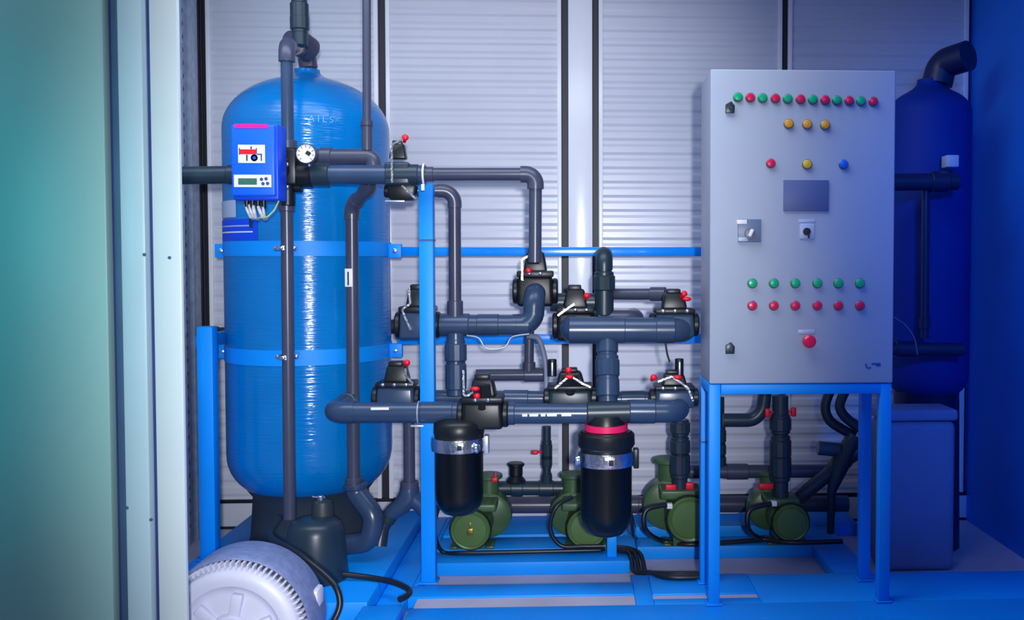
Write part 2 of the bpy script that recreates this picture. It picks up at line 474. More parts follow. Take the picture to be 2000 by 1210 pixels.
def patch(u0, u1, v0, v1, off=.0038):
    f = math.atan2(-XT, YT)
    a0 = f + math.asin(max(-.995, (u0 - 604.5) / 152.5)); a1 = f + math.asin((u1 - 604.5) / 152.5)
    ym = YT - RTK * math.cos((a0 + a1) / 2)
    za, zb_ = Z(v1, ym, u0), Z(v0, ym, u0)
    return M().lathe([(RTK - .002, za), (RTK + off, za), (RTK + off, zb_), (RTK - .002, zb_)], (XT, YT, 0), seg=14, a0=a0, a1=a1)
lab(patch(453, 482, 392, 425).obj('sticker', NICK, tk), 'pale blue sticker')
st = lab(patch(453, 519, 428, 470).obj('sticker', BOXS, tk), 'deep blue sticker with white lines')
patch(455, 512, 440, 442.5, .0046).obj('line', NICK, st); patch(453, 511, 452, 454.5, .0046).obj('line', WHITE, st)
me = text_mesh('· A I L S ·', .032)
for v in me.vertices:
    a = math.atan2(-XT, YT) + math.asin((627 - 604.5) / 152) + v.co.x / RTK
    rr = RTK + .0034
    zz = Z(234, 3.45, 627) + v.co.y
    v.co = V((rr * math.sin(a), -rr * math.cos(a) + v.co.z, zz - ZP))
me.materials.append(mat('pale_blue_lettering', (90, 190, 250), .4, noise=0))
lt = bpy.data.objects.new('lettering', me); COL.objects.link(lt); lt.parent = tk; lab(lt, 'pale blue raised lettering')

# head fitting and top piping
yv = 3.25
c = V((XT + .005, YT, zt(137) + .026))
hd = pipe('dark elbow pipe bending from the top of the tall tank down its front',
     [c + V((0, 0, -.01)), P(598, 104, YT), P(578, 92, 3.5), P(560, 88, yv), P(562, 288, yv)], L(11.5, yv), .05, m=PVC2, fm=PVC,
     collars=((0, .3, .05, 1.7), (3, .97, .03, 1.45)), ef=1.35, name='head_pipe')
M().sweep([c + V((.012, -.03, .045)), c + V((-.005, -.07, .058)), c + V((-.03, -.13, .06))], [.05, .049, .036]).obj('tee_body', PVC, hd)
pipe('dark pipe with a union dropping from the ceiling onto the tank head elbow', [V((P(583, -70, 3.45).x, 3.45, ZC - .002)), P(583, -70, 3.45), P(586, 82, 3.45)], L(11.5, 3.45), m=SLATE,
     collars=((1, .60, L(30, 3.45), 1.5, 'union_nut'), (1, .76, L(26, 3.45), 1.55, 'union_nut'), (1, .96, .05, 1.25)), name='drop_pipe')
pipe('slim dark pipe dropping from the ceiling to the stub beside the gauge', [V((P(716, -70, 3.32).x, 3.32, ZC - .002)), P(716, -70, 3.32), P(717, 300, 3.32)], L(8, 3.32),
     collars=((1, .9, L(60, 3.32), 1.3), (1, .84, .02, 1.5)), name='drop_pipe')

# valve head (black) behind the controller
vh = thing('control_valve', P(600, 398, yv), 'black control valve body between the blue controller and the main pipe', 'valve')
b = M(); a0, a1 = P(545, 340, yv), P(612, 342, yv)
b.cyl(a0, a1, L(24, yv)); b.cyl(a0 + V((0, 0, .02)), a0 + V((.05, 0, .02)), L(30, yv))
b.box(X(553, yv), X(588, yv), yv - .045, yv + .05, Z(362, yv, 570), Z(292, yv, 570), .008)
b.obj('body', BLACK, vh)
M().cyl(P(562, 355, yv), P(562, 402, yv), L(14, yv), seg=10).obj('union_nut', BLACK, vh)
M().cyl(P(575, 366, yv), P(590, 366, yv), L(9, yv)).obj('port', BLACK, vh)
for u, v in ((561, 321), (561, 365), (604, 322)):
    M().ball(P(u, v, yv - .058), .0075, seg=10).obj('screw', SILV, vh)
gp = P(598, 300, 3.17)
gg = thing('pressure_gauge', gp + V((0, .03, -.03)), 'round white faced pressure gauge beside the blue controller', 'gauge')
rg = L(19.5, 3.17)
M().lathe([(rg * .8, .03), (rg, .02), (rg, -.004), (rg * .93, -.008), (rg * .9, -.004)], gp, axis='Y', seg=40).obj('case', BEZ, gg)
dl = M().lathe([(rg * .91, -.004), (.0001, -.0045)], gp, axis='Y', seg=40).obj('dial', WHITE, gg)
M().box(gp.x - .0015, gp.x + .014, gp.y - .0065, gp.y - .005, gp.z - .001, gp.z + .012, 0).turn(gp, 'Y', .6).obj('needle', RUB, gg)
for k in range(9):
    a = PI * (1.25 - k * 1.5 / 8)
    q = gp + V((math.cos(a) * rg * .72, -.0052, math.sin(a) * rg * .72))
    M().box(q.x - .001, q.x + .001, q.y - .0006, q.y + .0006, q.z - .004, q.z + .004, 0).turn(q, 'Y', -(a - PI / 2)).obj('tick', BEZ, gg)
M().cyl(gp + V((0, .03, 0)), gp + V((0, .075, -.01)), .009).obj('stem', BLACK, gg)

# controller box
yb0, yb1 = 3.06, 3.165
bx0, bx1 = X(450, yb0, 320), X(538, yb0, 320)
bz0, bz1 = Z(390, yb0, 490), Z(240, yb0, 490)
cb = thing('controller_box', (bx0 + .05, 3.1, bz0), 'blue wall-box controller with small green display in front of the tall tank', 'controller')
M().box(bx0, bx1 + .004, yb0 + .018, yb1, bz0, bz1, .006, 3).obj('housing', BOXS, cb)
M().box(bx0 + .002, bx1 - .002, yb0, yb0 + .022, bz0 + .012, bz1 - .004, .007, 3).obj('cover', BOXB, cb)
def onbox(u0, u1, v0, v1, name, m, th=.0015, root=cb, y=yb0):
    return M().box(X(u0, y, v0), X(u1, y, v0), y - th, y + .002, Z(v1, y, u0), Z(v0, y, u0), 0).obj(name, m, root)
lab(onbox(458, 523, 242, 250, 'stripe', PINK), 'magenta stripe')
lp = lab(onbox(465, 517.5, 282.5, 318, 'label_plate', WHITE), 'white printed plate with red block and blue letters')
onbox(468, 501, 291.5, 301, 'red_print', RED, .0022, lp)
lab(lp.children[0], 'red block print')
b = M()
for (u0, u1, v0, v1) in ((489.5, 492.5, 286, 291), (481, 484, 302, 314), (502, 512, 300, 302.5), (509.5, 512, 302, 314), (467, 469, 289, 302), (500, 502, 289, 300)):
    b.box(X(u0, yb0, v0), X(u1, yb0, v0), yb0 - .0024, yb0 - .001, Z(v1, yb0, u0), Z(v0, yb0, u0), 0)
b.obj('dark_print', SEALN, lp)
q = P(497, 308, yb0)
M().lathe([(.011, -.0024), (.0055, -.0024), (.0055, -.001), (.011, -.001)], (q.x, yb0, q.z), axis='Y', seg=24).obj('blue_print', BOXS, lp)
dp = onbox(457, 530, 341, 365, 'display_plate', WHITE)
onbox(465.5, 502, 348, 360.5, 'screen', LCD, .0022, dp)
for (u, v) in ((511, 350), (520, 349), (514, 358.5), (523, 358)):
    q = P(u, v, yb0)
    M().lathe([(.0055, -.002), (.005, -.0035), (.0001, -.0038)], (q.x, yb0, q.z), axis='Y', seg=12).obj('key', SEALN, dp)
for k, u in enumerate((482, 493, 504, 515)):
    p = P(u, 392, 3.11)
    M().cyl(p + V((0, 0, .005)), p + V((0, 0, -.026)), .0085, .0075, seg=10).obj('gland', BLACK, cb)
for k, (u, e) in enumerate(((479, 489), (486, 494), (494, 499), (503, 513), (513, 517))):
    p = P(u, 400, 3.11)
    M().sweep(fillet([p, P((u + e) / 2, 413, 3.10), P(e, 424, 3.12), P(e + 4, 427, 3.16)], .01)[0], .0042 if k not in (2, 3) else .0055, 10).obj('cable', WHITE, cb)
lab(M().sweep(fillet([P(505, 425, 3.12), P(522, 424, 3.1), P(536, 410, 3.1), P(545, 391, 3.11)], .02)[0], .0025, 8).obj('wire', YG, cb), 'yellow green wire')
M().sweep(fillet([P(489, 424, 3.13), P(490, 432, 3.2), P(490, 441, 3.3)], .02)[0], .006, 8).obj('cable', BLACK, cb)

# main horizontal pipe
r1 = L(18.5, yv)
pipe('black inlet pipe running from behind the blue controller to the pale door', [P(300, 343, yv), P(470, 341, yv)], L(17, yv), m=SLATE, fm=SLATE, collars=((0, .96, .06, 1.12),), name='inlet_pipe')
mp = pipe('thick slate main pipe crossing the tank, ending at a white clip', [P(606, 341, yv), P(832, 341, yv)], r1, m=PVC2, fm=SLATE,
     collars=((0, .075, .075, 1.18), (0, .80, .11, 1.09)), name='main_pipe')
p = P(828.5, 341, yv)
b = M(); ring = [p + V((0, -math.cos(a) * (r1 * 1.08), math.sin(a) * (r1 * 1.08))) for a in [k * 2 * PI / 24 for k in range(25)]]
b.sweep(ring, .0036, 8); b.cyl(p + V((0, -r1 * .9, -r1 * 1.05)), p + V((0, -r1 * .9, -r1 * 1.05 - .022)), .006)
b.obj('clip', WHITE, mp)
pipe('grey pipe leaving the clip and turning down into the valve above the upper rail', [P(834, 340, yv), P(1046, 340, yv), P(1045, 512, yv)], L(12.5, yv), .035,
     collars=((0, .02, .03, 1.15),), ef=1.3, name='branch_pipe')
# upper stub behind the gauge
pipe('short dark stub pipe beside the gauge, above the main pipe', [P(612, 306, 3.325), P(728, 306, 3.325), P(730, 330, 3.325)], L(15.5, 3.325), .03, elbows=False,
     collars=((0, .22, .04, 1.18),), name='stub_pipe')

# left-hand risers
y1p = 3.26
q1 = pipe('slim dark grey pipe running down the tank front from valve head into the black canister',
     [P(560, 404, y1p), P(566, 1012, y1p)], L(11.5, y1p), collars=((0, .0, .03, 1.3),), name='drain_pipe')
for v, u in ((484, 553), (697, 557)):
    c = P(u, v, y1p); r = L(11.5, y1p)
    cl = M()
    cl.lathe([(r + .0005, -.007), (r + .003, -.007), (r + .003, .007), (r + .0005, .007)], c, seg=24, cap=False)
    cl.box(c.x - .035, c.x + .035, c.y + r, c.y + r + .004, c.z - .007, c.z + .007, .001)
    cl.box(c.x - .006, c.x + .006, c.y + r, YT - RTK * math.cos(math.asin((c.x - XT) / RTK)) - .006, c.z - .006, c.z + .006, .001)
    co = cl.obj('clip', SILV, q1)
    for dx in (-.03, .0, .031):
        M().ball((c.x + dx, c.y - (r + .006 if dx == 0 else -r + .006), c.z), .0075, (1.2, .7, 1), 10).obj('screw', SILV, co)

y3 = 3.43
p3 = pipe('dark grey pipe bending out below the main pipe and running down beside the tank front', [P(722, 346, 3.30), P(720, 366, 3.33), P(687, 402, y3), P(691, 944, y3), P(694, 952, y3)], L(12.5, y3), .05,
     collars=((2, .735, .05, 1.22), (2, .992, .03, 1.3)), name='riser_pipe')
M().box(X(677.5, y3), X(692.5, y3), y3 - L(12.5, y3) - .0025, y3 - L(12.5, y3) * .6, Z(559, y3), Z(524, y3), .001).obj('tag', WHITE, p3)
M().box(X(682.5, y3), X(685.5, y3), y3 - L(12.5, y3) - .0032, y3 - L(12.5, y3), Z(556, y3), Z(530, y3), 0).obj('tag_print', RUB, p3)
pipe('slate offset elbow pipe curling from the riser foot back to the tank stand', [P(694, 948, y3), P(696, 962, y3), P(731, 1008, 3.40), P(722, 1058, 3.40), P(676, 1063, 3.43)], L(20, y3), .06, m=PVC2,
     collars=((0, 0, .02, 1.15),), elbows=False, name='elbow_pipe')

# canister
yc, xc = 3.24, X(617, 3.24, 1070)
cn = thing('canister', (xc, yc, ZP), 'black rounded canister with ribbed neck standing before the tank stand', 'canister')
rc = L(61, yc)
M().lathe([(rc * .98, ZP), (rc, ZP + .01), (rc * .93, Z(1060, yc)), (rc * .87, Z(1032, yc)), (rc * .8, Z(1018, yc)), (rc * .66, Z(1010, yc)), (rc * .4, Z(1006, yc))], (xc, yc, 0), seg=48).obj('body', SLATE, cn)
zc_ = Z(1003, yc)
M().lathe([(rc * .36, zc_ - .01), (rc * .34, zc_ + .02), (rc * .3, zc_ + .04), (rc * .16, zc_ + .046)], (xc + .012, yc + .045, 0), seg=20).obj('neck', STAND, cn)
M().cyl((xc + .006, yc + .045, zc_ + .045), (xc + .006, yc + .045, zc_ + .06), .012).cyl((xc - .02, yc + .03, zc_ + .06), (xc + .02, yc + .05, zc_ + .052), .004).obj('cap', SILV, cn)
M().ball((xc - .006, yc - rc * .45, Z(1013, yc)), .009, (1, .8, 1.2)).obj('vent_plug', ALU, cn)

# hoses by the canister
def spline(pts, n=8):
    pts = [V(p) for p in pts]; out = []
    for i in range(len(pts) - 1):
        a, b, c, d = pts[max(i - 1, 0)], pts[i], pts[i + 1], pts[min(i + 2, len(pts) - 1)]
        t1 = (c - a) * .5; t2 = (d - b) * .5; l = (c - b).length
        if t1.length > l: t1 = t1.normalized() * l
        if t2.length > l: t2 = t2.normalized() * l
        for k in range(n):
            t = k / n
            out.append(b * (2 * t ** 3 - 3 * t * t + 1) + t1 * (t ** 3 - 2 * t * t + t) + c * (3 * t * t - 2 * t ** 3) + t2 * (t ** 3 - t * t))
    return out + [pts[-1]]
def hose(label, pts, r=.009, m=CABLE, R=.08, name='hose', cat='hose', group=None):
    b = M().sweep(spline(pts), r, 12)
    return tag(b.obj(name, m), label, cat, group)
zr = ZP + .011
hose('black hose looping from the canister over the plinth to its front corner', [V((xc + rc * .9, yc - .03, zr + .01)), V((X(725, 3.2, 1128), 3.20, zr)), V((X(770, 3.16, 1138), 3.15, zr)), V((X(800, 3.1, 1160), 3.08, zr)), V((X(800, 3.05, 1176), 3.03, zr)), V((X(782, 3.0, 1186), 2.99, zr))], .010)
hose('black hose arching between white motor and canister down to the floor', [P(545, 1012, 3.06), P(528, 1046, 2.95), P(590, 1086, 2.75), P(652, 1140, 2.68), P(664, 1180, 2.66), P(645, 1222, 2.64), P(600, 1275, 2.64)], .009)

# ------------------------------------------------------------------ white motor
ym0, ym1 = 2.36, 2.535
mx, mz = X(450, ym0, 1235), .253
rm = L(150, ym0)
mo = thing('electric_motor', (mx, ym0, 0), 'large white finned motor with grey speckled casing on the floor by the pale door', 'motor')
M().lathe([(rm * .97, ym1), (rm, ym1 - .012), (rm, ym0 + .05), (rm * .975, ym0 + .032), (rm * .96, ym0 + .028), (rm * .955, ym0 + .045), (rm * .86, ym0 + .05)], (mx, 0, mz), axis='Y', seg=80).obj('casing', CASE, mo)
cap = M().lathe([(rm * .88, ym0 + .03), (rm * .88, ym0 + .012), (rm * .84, ym0 + .002), (rm * .74, ym0 - .004), (rm * .66, ym0 - .002), (rm * .60, ym0 + .012), (rm * .52, ym0 + .016), (rm * .36, ym0 + .004), (rm * .30, ym0 + .004), (rm * .27, ym0 - .012), (rm * .16, ym0 - .016), (rm * .13, ym0 - .008), (.0001, ym0 - .006)], (mx, 0, mz), axis='Y', seg=80).obj('end_cap', OFFW, mo)
for k in range(6):
    a = .35 + k * PI / 3
    b = M().box(mx + rm * .24, mx + rm * .56, ym0 - .006, ym0 + .014, mz - .014, mz + .014, .004).turn((mx, ym0, mz), 'Y', -a)
    b.obj('web', OFFW, cap)
for k in range(80):
    a = 2 * PI * k / 80
    b = M().box(mx + rm * .885, mx + rm * .955, ym0 + .006, ym0 + .036, mz - .0028, mz + .0028, 0).turn((mx, ym0, mz), 'Y', a)
    b.obj('fin', OFFW, mo)
M().lathe([(rm * .90, ym0 + .034), (rm * .90, ym0 + .030), (rm * .955, ym0 + .036), (rm * .955, ym0 + .040)], (mx, 0, mz), axis='Y', seg=80, cap=False).obj('slot_ring', RUB, mo)
for s in (-1, 1):
    M().box(mx + s * .09 - .03, mx + s * .09 + .03, ym0 + .04, ym1 - .01, 0, .1, .004).obj('foot', OFFW, mo)
q = P(628, 1150, 2.5)
M().box(q.x - .03, q.x + .002, 2.46, 2.52, q.z - .06, q.z + .01, .014).obj('terminal_box', OFFW, mo)

# ------------------------------------------------------------------ lower header with filters
yh = 3.2
rh = L(20, yh)
h1 = pipe('slate header pipe elbowing off the riser, passing in front of the bright blue post',
     [V((P(649, 805, yh).x, y3 - .012, P(649, 805, yh).z)), P(649, 805, yh), P(905, 805, yh)], rh, .05, m=PVC2, fm=PVC2, ef=1.06,
     collars=((0, .1, .03, 1.12), (1, .80, .11, 1.07)), name='header_pipe')
p = P(818, 805, yh)
b = M(); b.sweep([p + V((0, -math.cos(a) * rh * 1.07, math.sin(a) * rh * 1.07)) for a in [k * 2 * PI / 24 for k in range(25)]], .0025, 8)
b.box(p.x - .022, p.x + .022, yh - rh - .004, yh - rh + .012, p.z - rh - .008, p.z - rh - .002, .001)
b.obj('clip', ALU, h1)
M().box(X(727, yh), X(762, yh), yh - rh * .98 - .002, yh - rh * .8, Z(795, yh), Z(790.5, yh), 0).obj('tag', WHITE, h1)
hm = pipe('slate header pipe with white marks between the first valve and the second filter', [P(982, 807, yh), P(1146, 807, yh)], rh, m=PVC2, collars=((0, .06, .05, 1.1),), name='header_pipe')
h3 = pipe('slate header pipe leaving the second filter and curling back beneath the wired valve', [P(1236, 803, yh), P(1328, 803, yh), P(1328, 803, yh) + V((0, .2, .01))], L(22, yh), .05, m=PVC2, collars=((0, .2, .09, 1.08),), elbows=False, name='header_pipe')

for u0, u1 in ((1021, 1031), (1035, 1052), (1057, 1066), (1069, 1088), (1097, 1116)):  # white patches paint the glint on the pipe printing
    q0, q1 = P(u0, 804, yh), P(u1, 804, yh)
    M().lathe([(rh + .0006, 0), (rh + .0006, q1.x - q0.x), (rh - .002, q1.x - q0.x), (rh - .002, 0)], (q0.x, yh, P(1060, 807, yh).z), axis='X', seg=4, a0=-.12, a1=.12).obj('print_glint', WHITE, hm)
def filt(label, u, yy, vtop, vclamp0, vclamp1, vbot, hw, red=False):
    x = X(u, yy, 900); r = L(hw, yy)
    t = thing('filter_housing', (x, yy, Z(vbot, yy, u)), label, 'filter')
    z = lambda v: P(u, v, yy).z
    pf = [(r * .62, z(vtop - 16)), (r * .74, z(vtop)), (r * .74, z(vtop + 13)), (r * .96, z(vtop + 15)), (r * 1.0, z(vclamp0 - 8)), (r * 1.0, z(vclamp0))] if red else [(r * .66, z(vtop - 8)), (r * .9, z(vtop - 3)), (r * 1.04, z(vtop + 4)), (r * 1.06, z(vclamp0 - 8)), (r * 1.02, z(vclamp0))]
    M().lathe(pf, (x, yy, 0), seg=48).obj('head', BLACK, t)
    zz0, zz1 = z(vclamp1), z(vclamp0)
    M().lathe([(r * 1.02, zz0), (r * 1.14, zz0 + .002), (r * 1.16, (zz0 + zz1) / 2), (r * 1.14, zz1 - .002), (r * 1.02, zz1)], (x, yy, 0), seg=48).obj('clamp_ring', SILV, t)
    cl = M().box(x - .012, x + .028, yy - r * 1.22, yy - r * 1.1, zz0 + .006, zz1 - .006, .003).obj('buckle', SILV, t)
    M().box(x + .006, x + .020, yy - r * 1.225, yy - r * 1.215, zz0 + .016, zz1 - .016, .001).obj('slot', RUB, cl)
    M().box(x + r * 1.05, x + r * 1.26, yy - .03, yy + .01, zz0 - .012, zz1 + .004, .004).obj('hinge', ALU if not red else BLACK, t)
    M().ball((x - r * 1.12 if red else x + r * .8, yy - (.03 if red else r * .9), zz0 + .018), .014, (1, 1, 1.3), 12).obj('clamp_screw', SILV, t)
    zb_ = z(vbot)
    pr = [(.0001, zb_), (r * .35, zb_ + .004), (r * .66, zb_ + r * .16), (r * .88, zb_ + r * .42), (r * .98, zb_ + r * .75), (r, zb_ + r * 1.05), (r, zz0)]
    M().lathe(pr, (x, yy, 0), seg=48).obj('bowl', BOWL, t)
    if red:
        lab(M().lathe([(r * .72, z(839)), (r * .84, z(839)), (r * .84, z(827)), (r * .72, z(827))], (x, yy, 0), seg=32).obj('collar', mat('pink_red_collar', (240, 30, 100), .4, noise=.03), t), 'pink red collar')
        M().lathe([(r * 1.0, z(842)), (r * 1.1, z(846)), (r * 1.12, z(866)), (r * 1.04, z(872))], (x, yy, 0), seg=48, cap=False).obj('rim', BLACK, t)
    return t
filt('black filter bowl with silver clamp ring beside the bright blue post', 897, yh, 822, 850, 877, 1006, 46.5)
f2 = filt('black filter bowl with pink red collar under the slate union', 1184, yh, 826, 876, 905, 1047, 50.5, True)
M().cyl(P(1146, 806, yh), P(1240, 804, yh), rh * 1.1).obj('tee', SLATE, f2)

# ------------------------------------------------------------------ valves
def valve(label, u, v, yy, wpx, hpx, hexa=False, red=(0, 0), red2=None, lever=None, sol=None, screws=3, body=PVC2, tilt=0, name='diaphragm_valve', flange=True):
    """u, v: middle of its pipe axis; wpx, hpx: its width and height in photograph pixels"""
    s = yy / FPX; W, H = wpx * s, hpx * s
    c = P(u, v, yy)
    t = thing(name, (c.x, c.y, c.z - .25 * H), label, 'valve')
    M().box(c.x - W / 2, c.x + W / 2, c.y - W * .36, c.y + W * .36, c.z - H * .3, c.z + H * .26, W * .1, 3, taper=.06).obj('body', body, t)
    if flange:
        for sx in (-1, 1):
            M().cyl((c.x + sx * W * .46, c.y, c.z - H * .02), (c.x + sx * (W * .46 + .022), c.y, c.z - H * .02), min(H * .27, .048)).obj('end_collar', BLACK, t)
    b = M()
    if flange: b.box(c.x - W * .5, c.x + W * .5, c.y - W * .38, c.y + W * .38, c.z + H * .24, c.z + H * .36, W * .04, 2)
    if hexa: b.cyl((c.x, c.y - W * .1, c.z + H * .1), (c.x, c.y - W * .1, c.z + H * .62), W * .30, W * .22, seg=6, bev=.1)
    b.box(c.x - W * .33, c.x + W * .33, c.y - W * .22, c.y + W * .3, c.z + H * .34, c.z + H * .72, W * .08, 3, taper=.28)
    b.box(c.x - W * .2, c.x + W * .16, c.y - W * .16, c.y + W * .2, c.z + H * .68, c.z + H * .8, W * .04, 2)
    b.obj('bonnet', BLACK, t, sharp=.4)
    rp = c + V((red[0] * s, -W * .38, -red[1] * s))
    M().ball(rp, .5, (.024, .018, .022), 14).cyl(rp + V((0, 0, 0)), rp + V((-.006, .02, -.012)), .006).obj('cap', RED, t)
    if red2:
        q = c + V((red2[0] * s, -W * .40, -red2[1] * s)); M().ball(q, .5, (.032, .02, .016), 14).obj('cap', RED, t)
    if lever:
        pts = [c + V((a * s, -W * .42, -bb_ * s)) for a, bb_ in lever]
        M().sweep(fillet(pts, .012)[0], 0, flat=(.004, .007)).obj('lever', SILV, t)
    if sol:
        q = c + V((sol[0] * s, -.01, -sol[1] * s)); so = M().cyl(q, q + V((0, 0, .06)), .0155, seg=18).obj('solenoid', BLACK, t)
        M().box(q.x - .003, q.x + .003, q.y - .0175, q.y - .012, q.z + .004, q.z + .05, .001).obj('rib', ALU, so)
    for k in range(screws):
        a = (k - (screws - 1) / 2) * W * .3
        M().ball((c.x + a, c.y - W * .39, c.z + H * .31), .0068, (1.2, .7, 1), 10).obj('screw', SILV, t)
    return t
valve('black valve on the main pipe with a red tip, beside the tank shoulder', 778, 338, yv, 50, 78, red=(17, -66), lever=[(-8, 20), (-8, -52), (14, -64)], screws=0, flange=False, body=SLATE)
uv = thing('valve_actuator', P(790, 395, 3.3), 'black valve underside with diagonal silver strut hanging below the main pipe', 'valve')
b = M(); b.cyl(P(752, 372, 3.31), P(800, 376, 3.31), .024); b.box(X(765, 3.31), X(812, 3.31), 3.28, 3.335, Z(392, 3.31), Z(362, 3.31), .008, taper=-.2)
b.obj('body', BLACK, uv)
M().sweep([P(785, 362, 3.255), P(812, 388, 3.255)], 0, flat=(.004, .007)).obj('strut', SILV, uv)
M().box(X(757, 3.3), X(795, 3.3), 3.27, 3.33, Z(396, 3.3), Z(392, 3.3), .002).obj('plate', ALU, uv)
valve('black valve with silver lever, behind the header pipe by the bright blue post', 776, 775, 3.36, 74, 88, red=(24, -70), lever=[(22, -60), (22, -46), (36, -30)], sol=None, screws=3)
valve('black valve with diagonal red lever above the first filter', 944, 806, yh, 80, 96, hexa=True, red=(-9, -38), red2=(-12, -52), lever=[(-34, -88), (-34, -34), (-16, -46)], screws=2, body=BLACK)
valve('black dome valve with red knob and spread silver wings before the grey hose', 1114, 775, 3.3, 86, 72, hexa=True, red=(-3, -57), red2=(-1, -44), lever=[(-30, -22), (-4, -44), (4, -44), (26, -30), (40, -24)], sol=(-35, -42), screws=0, body=SLATE)
valve('black wired valve with two red knobs over the curling header pipe', 1316, 774, 3.28, 78, 66, red=(-42, -42), red2=(4, -42), lever=[(-34, -34), (-8, -44), (24, -22), (34, 4)], sol=(10, -42), screws=3)
valve('black valve with bright screws and red tip on the large upper pipe by the cabinet', 1316, 632, 3.34, 78, 86, red=(17, -60), red2=(22, -50), screws=3)
valve('black valve with red tip where the grey branch pipe comes down over the upper rail', 1046, 566, 3.52, 70, 104, red=(-12, -38), lever=[(-24, -20), (-24, -60), (-12, -66)], screws=2, body=BLACK)
valve('black valve with red knob and cable beside the tall capped riser', 1124, 634, 3.44, 72, 98, red=(22, -58), lever=[(-34, -20), (-12, -36), (-2, -42)], screws=3, body=BLACK)
valve('black valve half hidden by the bright blue post above the lower rail', 817, 632, 3.42, 68, 96, red=(30, -56), lever=[(-12, -74), (-10, -40), (-26, -30), (-10, 10)], screws=0)
p = P(1006, 560, 3.4)

# ------------------------------------------------------------------ middle pipes
y4 = 3.42
pipe('slate tee pipe with rounded upturned end between the two blue rails', [P(846, 634, y4), P(1041, 634, y4), P(1044, 574, y4), P(1044, 574, y4) + V((0, .16, 0))], L(20, y4), .05, m=PVC2, ef=1.05,
     collars=((0, .20, L(64, y4), 1.12), (0, .55, .08, 1.06), (0, .9, .05, 1.06)), name='header_pipe')
pipe('grey pipe arching from under the main pipe and dropping to the slate tee', [P(800, 372, y4 - .03), P(888, 372, y4), P(889, 614, y4)], L(12, y4), .045, ef=1.12, collars=((1, .965, .07, 1.28),), name='branch_pipe')
pipe('slate downpipe with two unions below the slate tee, ending above the first filter', [P(890, 650, y4 - .02), P(891, 768, y4 - .03)], L(15, y4), m=PVC2,
     collars=((0, .1, .04, 1.12), (0, .32, L(34, y4), 1.42, 'union_nut', PVC2), (0, .72, L(50, y4), 1.36, 'union_nut', PVC2)), name='downpipe')
pipe('charcoal pipe passing behind the tank at lower rail height', [P(404, 654, 4.11), P(800, 636, 4.11)], L(14, 4.11), m=STAND, collars=((0, .03, .05, 1.12),), name='pipe')
pipe('slate second header pipe lying behind the first valve', [P(850, 776, 3.42), P(1075, 778, 3.42)], L(15, 3.42), m=PVC2, collars=((0, .7, .09, 1.1),), name='header_pipe')
pipe('slate second header pipe lying behind the union over the second filter', [P(1155, 780, 3.42), P(1290, 778, 3.42)], L(15, 3.42), m=PVC2, collars=((0, .6, .09, 1.1),), name='header_pipe')
pipe('dark inlet stub with a step collar behind the first valve', [P(930, 732, 3.6), P(1070, 731, 3.6)], L(11.5, 3.6), collars=((0, .82, L(42, 3.6), 1.22),), name='pipe')
pipe('dark downpipe standing on the stepped collar pipe under the slate elbow', [P(1034, 640, 3.6), P(1033, 722, 3.6)], L(9.5, 3.6), collars=((0, .92, .035, 1.35),), name='downpipe')
hose('grey bent hose hanging from the slate elbow to the second header', [P(1030, 656, 3.5), P(1052, 662, 3.49), P(1066, 712, 3.47), P(1067, 768, 3.45)], L(5.5, 3.47), GHOSE, .12)
hose('thin pale cable drooping beneath the slate tee pipe', [P(912, 655, 3.39), P(935, 660, 3.375), P(950, 680, 3.375), P(985, 678, 3.375), P(1000, 658, 3.375), P(1034, 652, 3.36)], .003, ALU, .04, 'cable', 'cable')
hose('thin black cable dropping from the large upper pipe to the wired valve', [P(1300, 670, 3.26), P(1303, 690, 3.25), P(1308, 706, 3.24)], .0035, RUB, .02, 'cable', 'cable')

y6 = 3.3
rl = L(25, y6)
h6 = pipe('large slate pipe with rounded end crossing beside the cabinet above the second filter', [P(1117, 644, y6) + V((0, .2, 0)), P(1117, 644, y6), P(1338, 644, y6), P(1338, 644, y6) + V((0, .2, 0))], rl, .055, m=PVC2, elbows=False,
     collars=((1, .22, .20, 1.05), (1, .82, .07, 1.05)), name='header_pipe')
pipe('slate downpipe with a broad union dropping into the second filter head', [P(1186, 660, y6), P(1187, 784, y6 - .05)], L(19, y6), m=PVC2,
     collars=((0, .12, .05, 1.12), (0, .47, L(34, y6), 1.26, 'union_nut'), (0, .78, L(34, y6), 1.22)), name='downpipe')
b_ = pipe('dark pipe with rounded end lying behind the large slate pipe', [P(1100, 622, 3.52), P(1242, 622, 3.52), P(1242, 622, 3.52) + V((0, .15, 0))], L(17, 3.52), .04, m=PVC, elbows=False, name='header_pipe')
pipe('tall dark riser with rounded top and union nut against the pilaster', [P(1180, 606, 3.52), P(1180, 498, 3.52), P(1180, 498, 3.52) + V((0, .14, 0))], L(15, 3.52), .035, m=SLATE, ef=1.12,
     collars=((0, .5, L(30, 3.52), 1.45, 'union_nut'), (0, .15, L(50, 3.52), 1.25)), name='riser_pipe')
pipe('dark pipe reaching from the tall riser to the valve by the cabinet', [P(1196, 574, 3.56), P(1300, 574, 3.5)], L(11, 3.56), collars=((0, .86, .06, 1.25),), name='branch_pipe')
M_ = P(1094, 600, 3.6)
pipe('dark pipe joining the knob valve to the tall capped riser', [P(1075, 590, 3.55), P(1168, 590, 3.55)], L(18, 3.55), m=SLATE, name='branch_pipe')

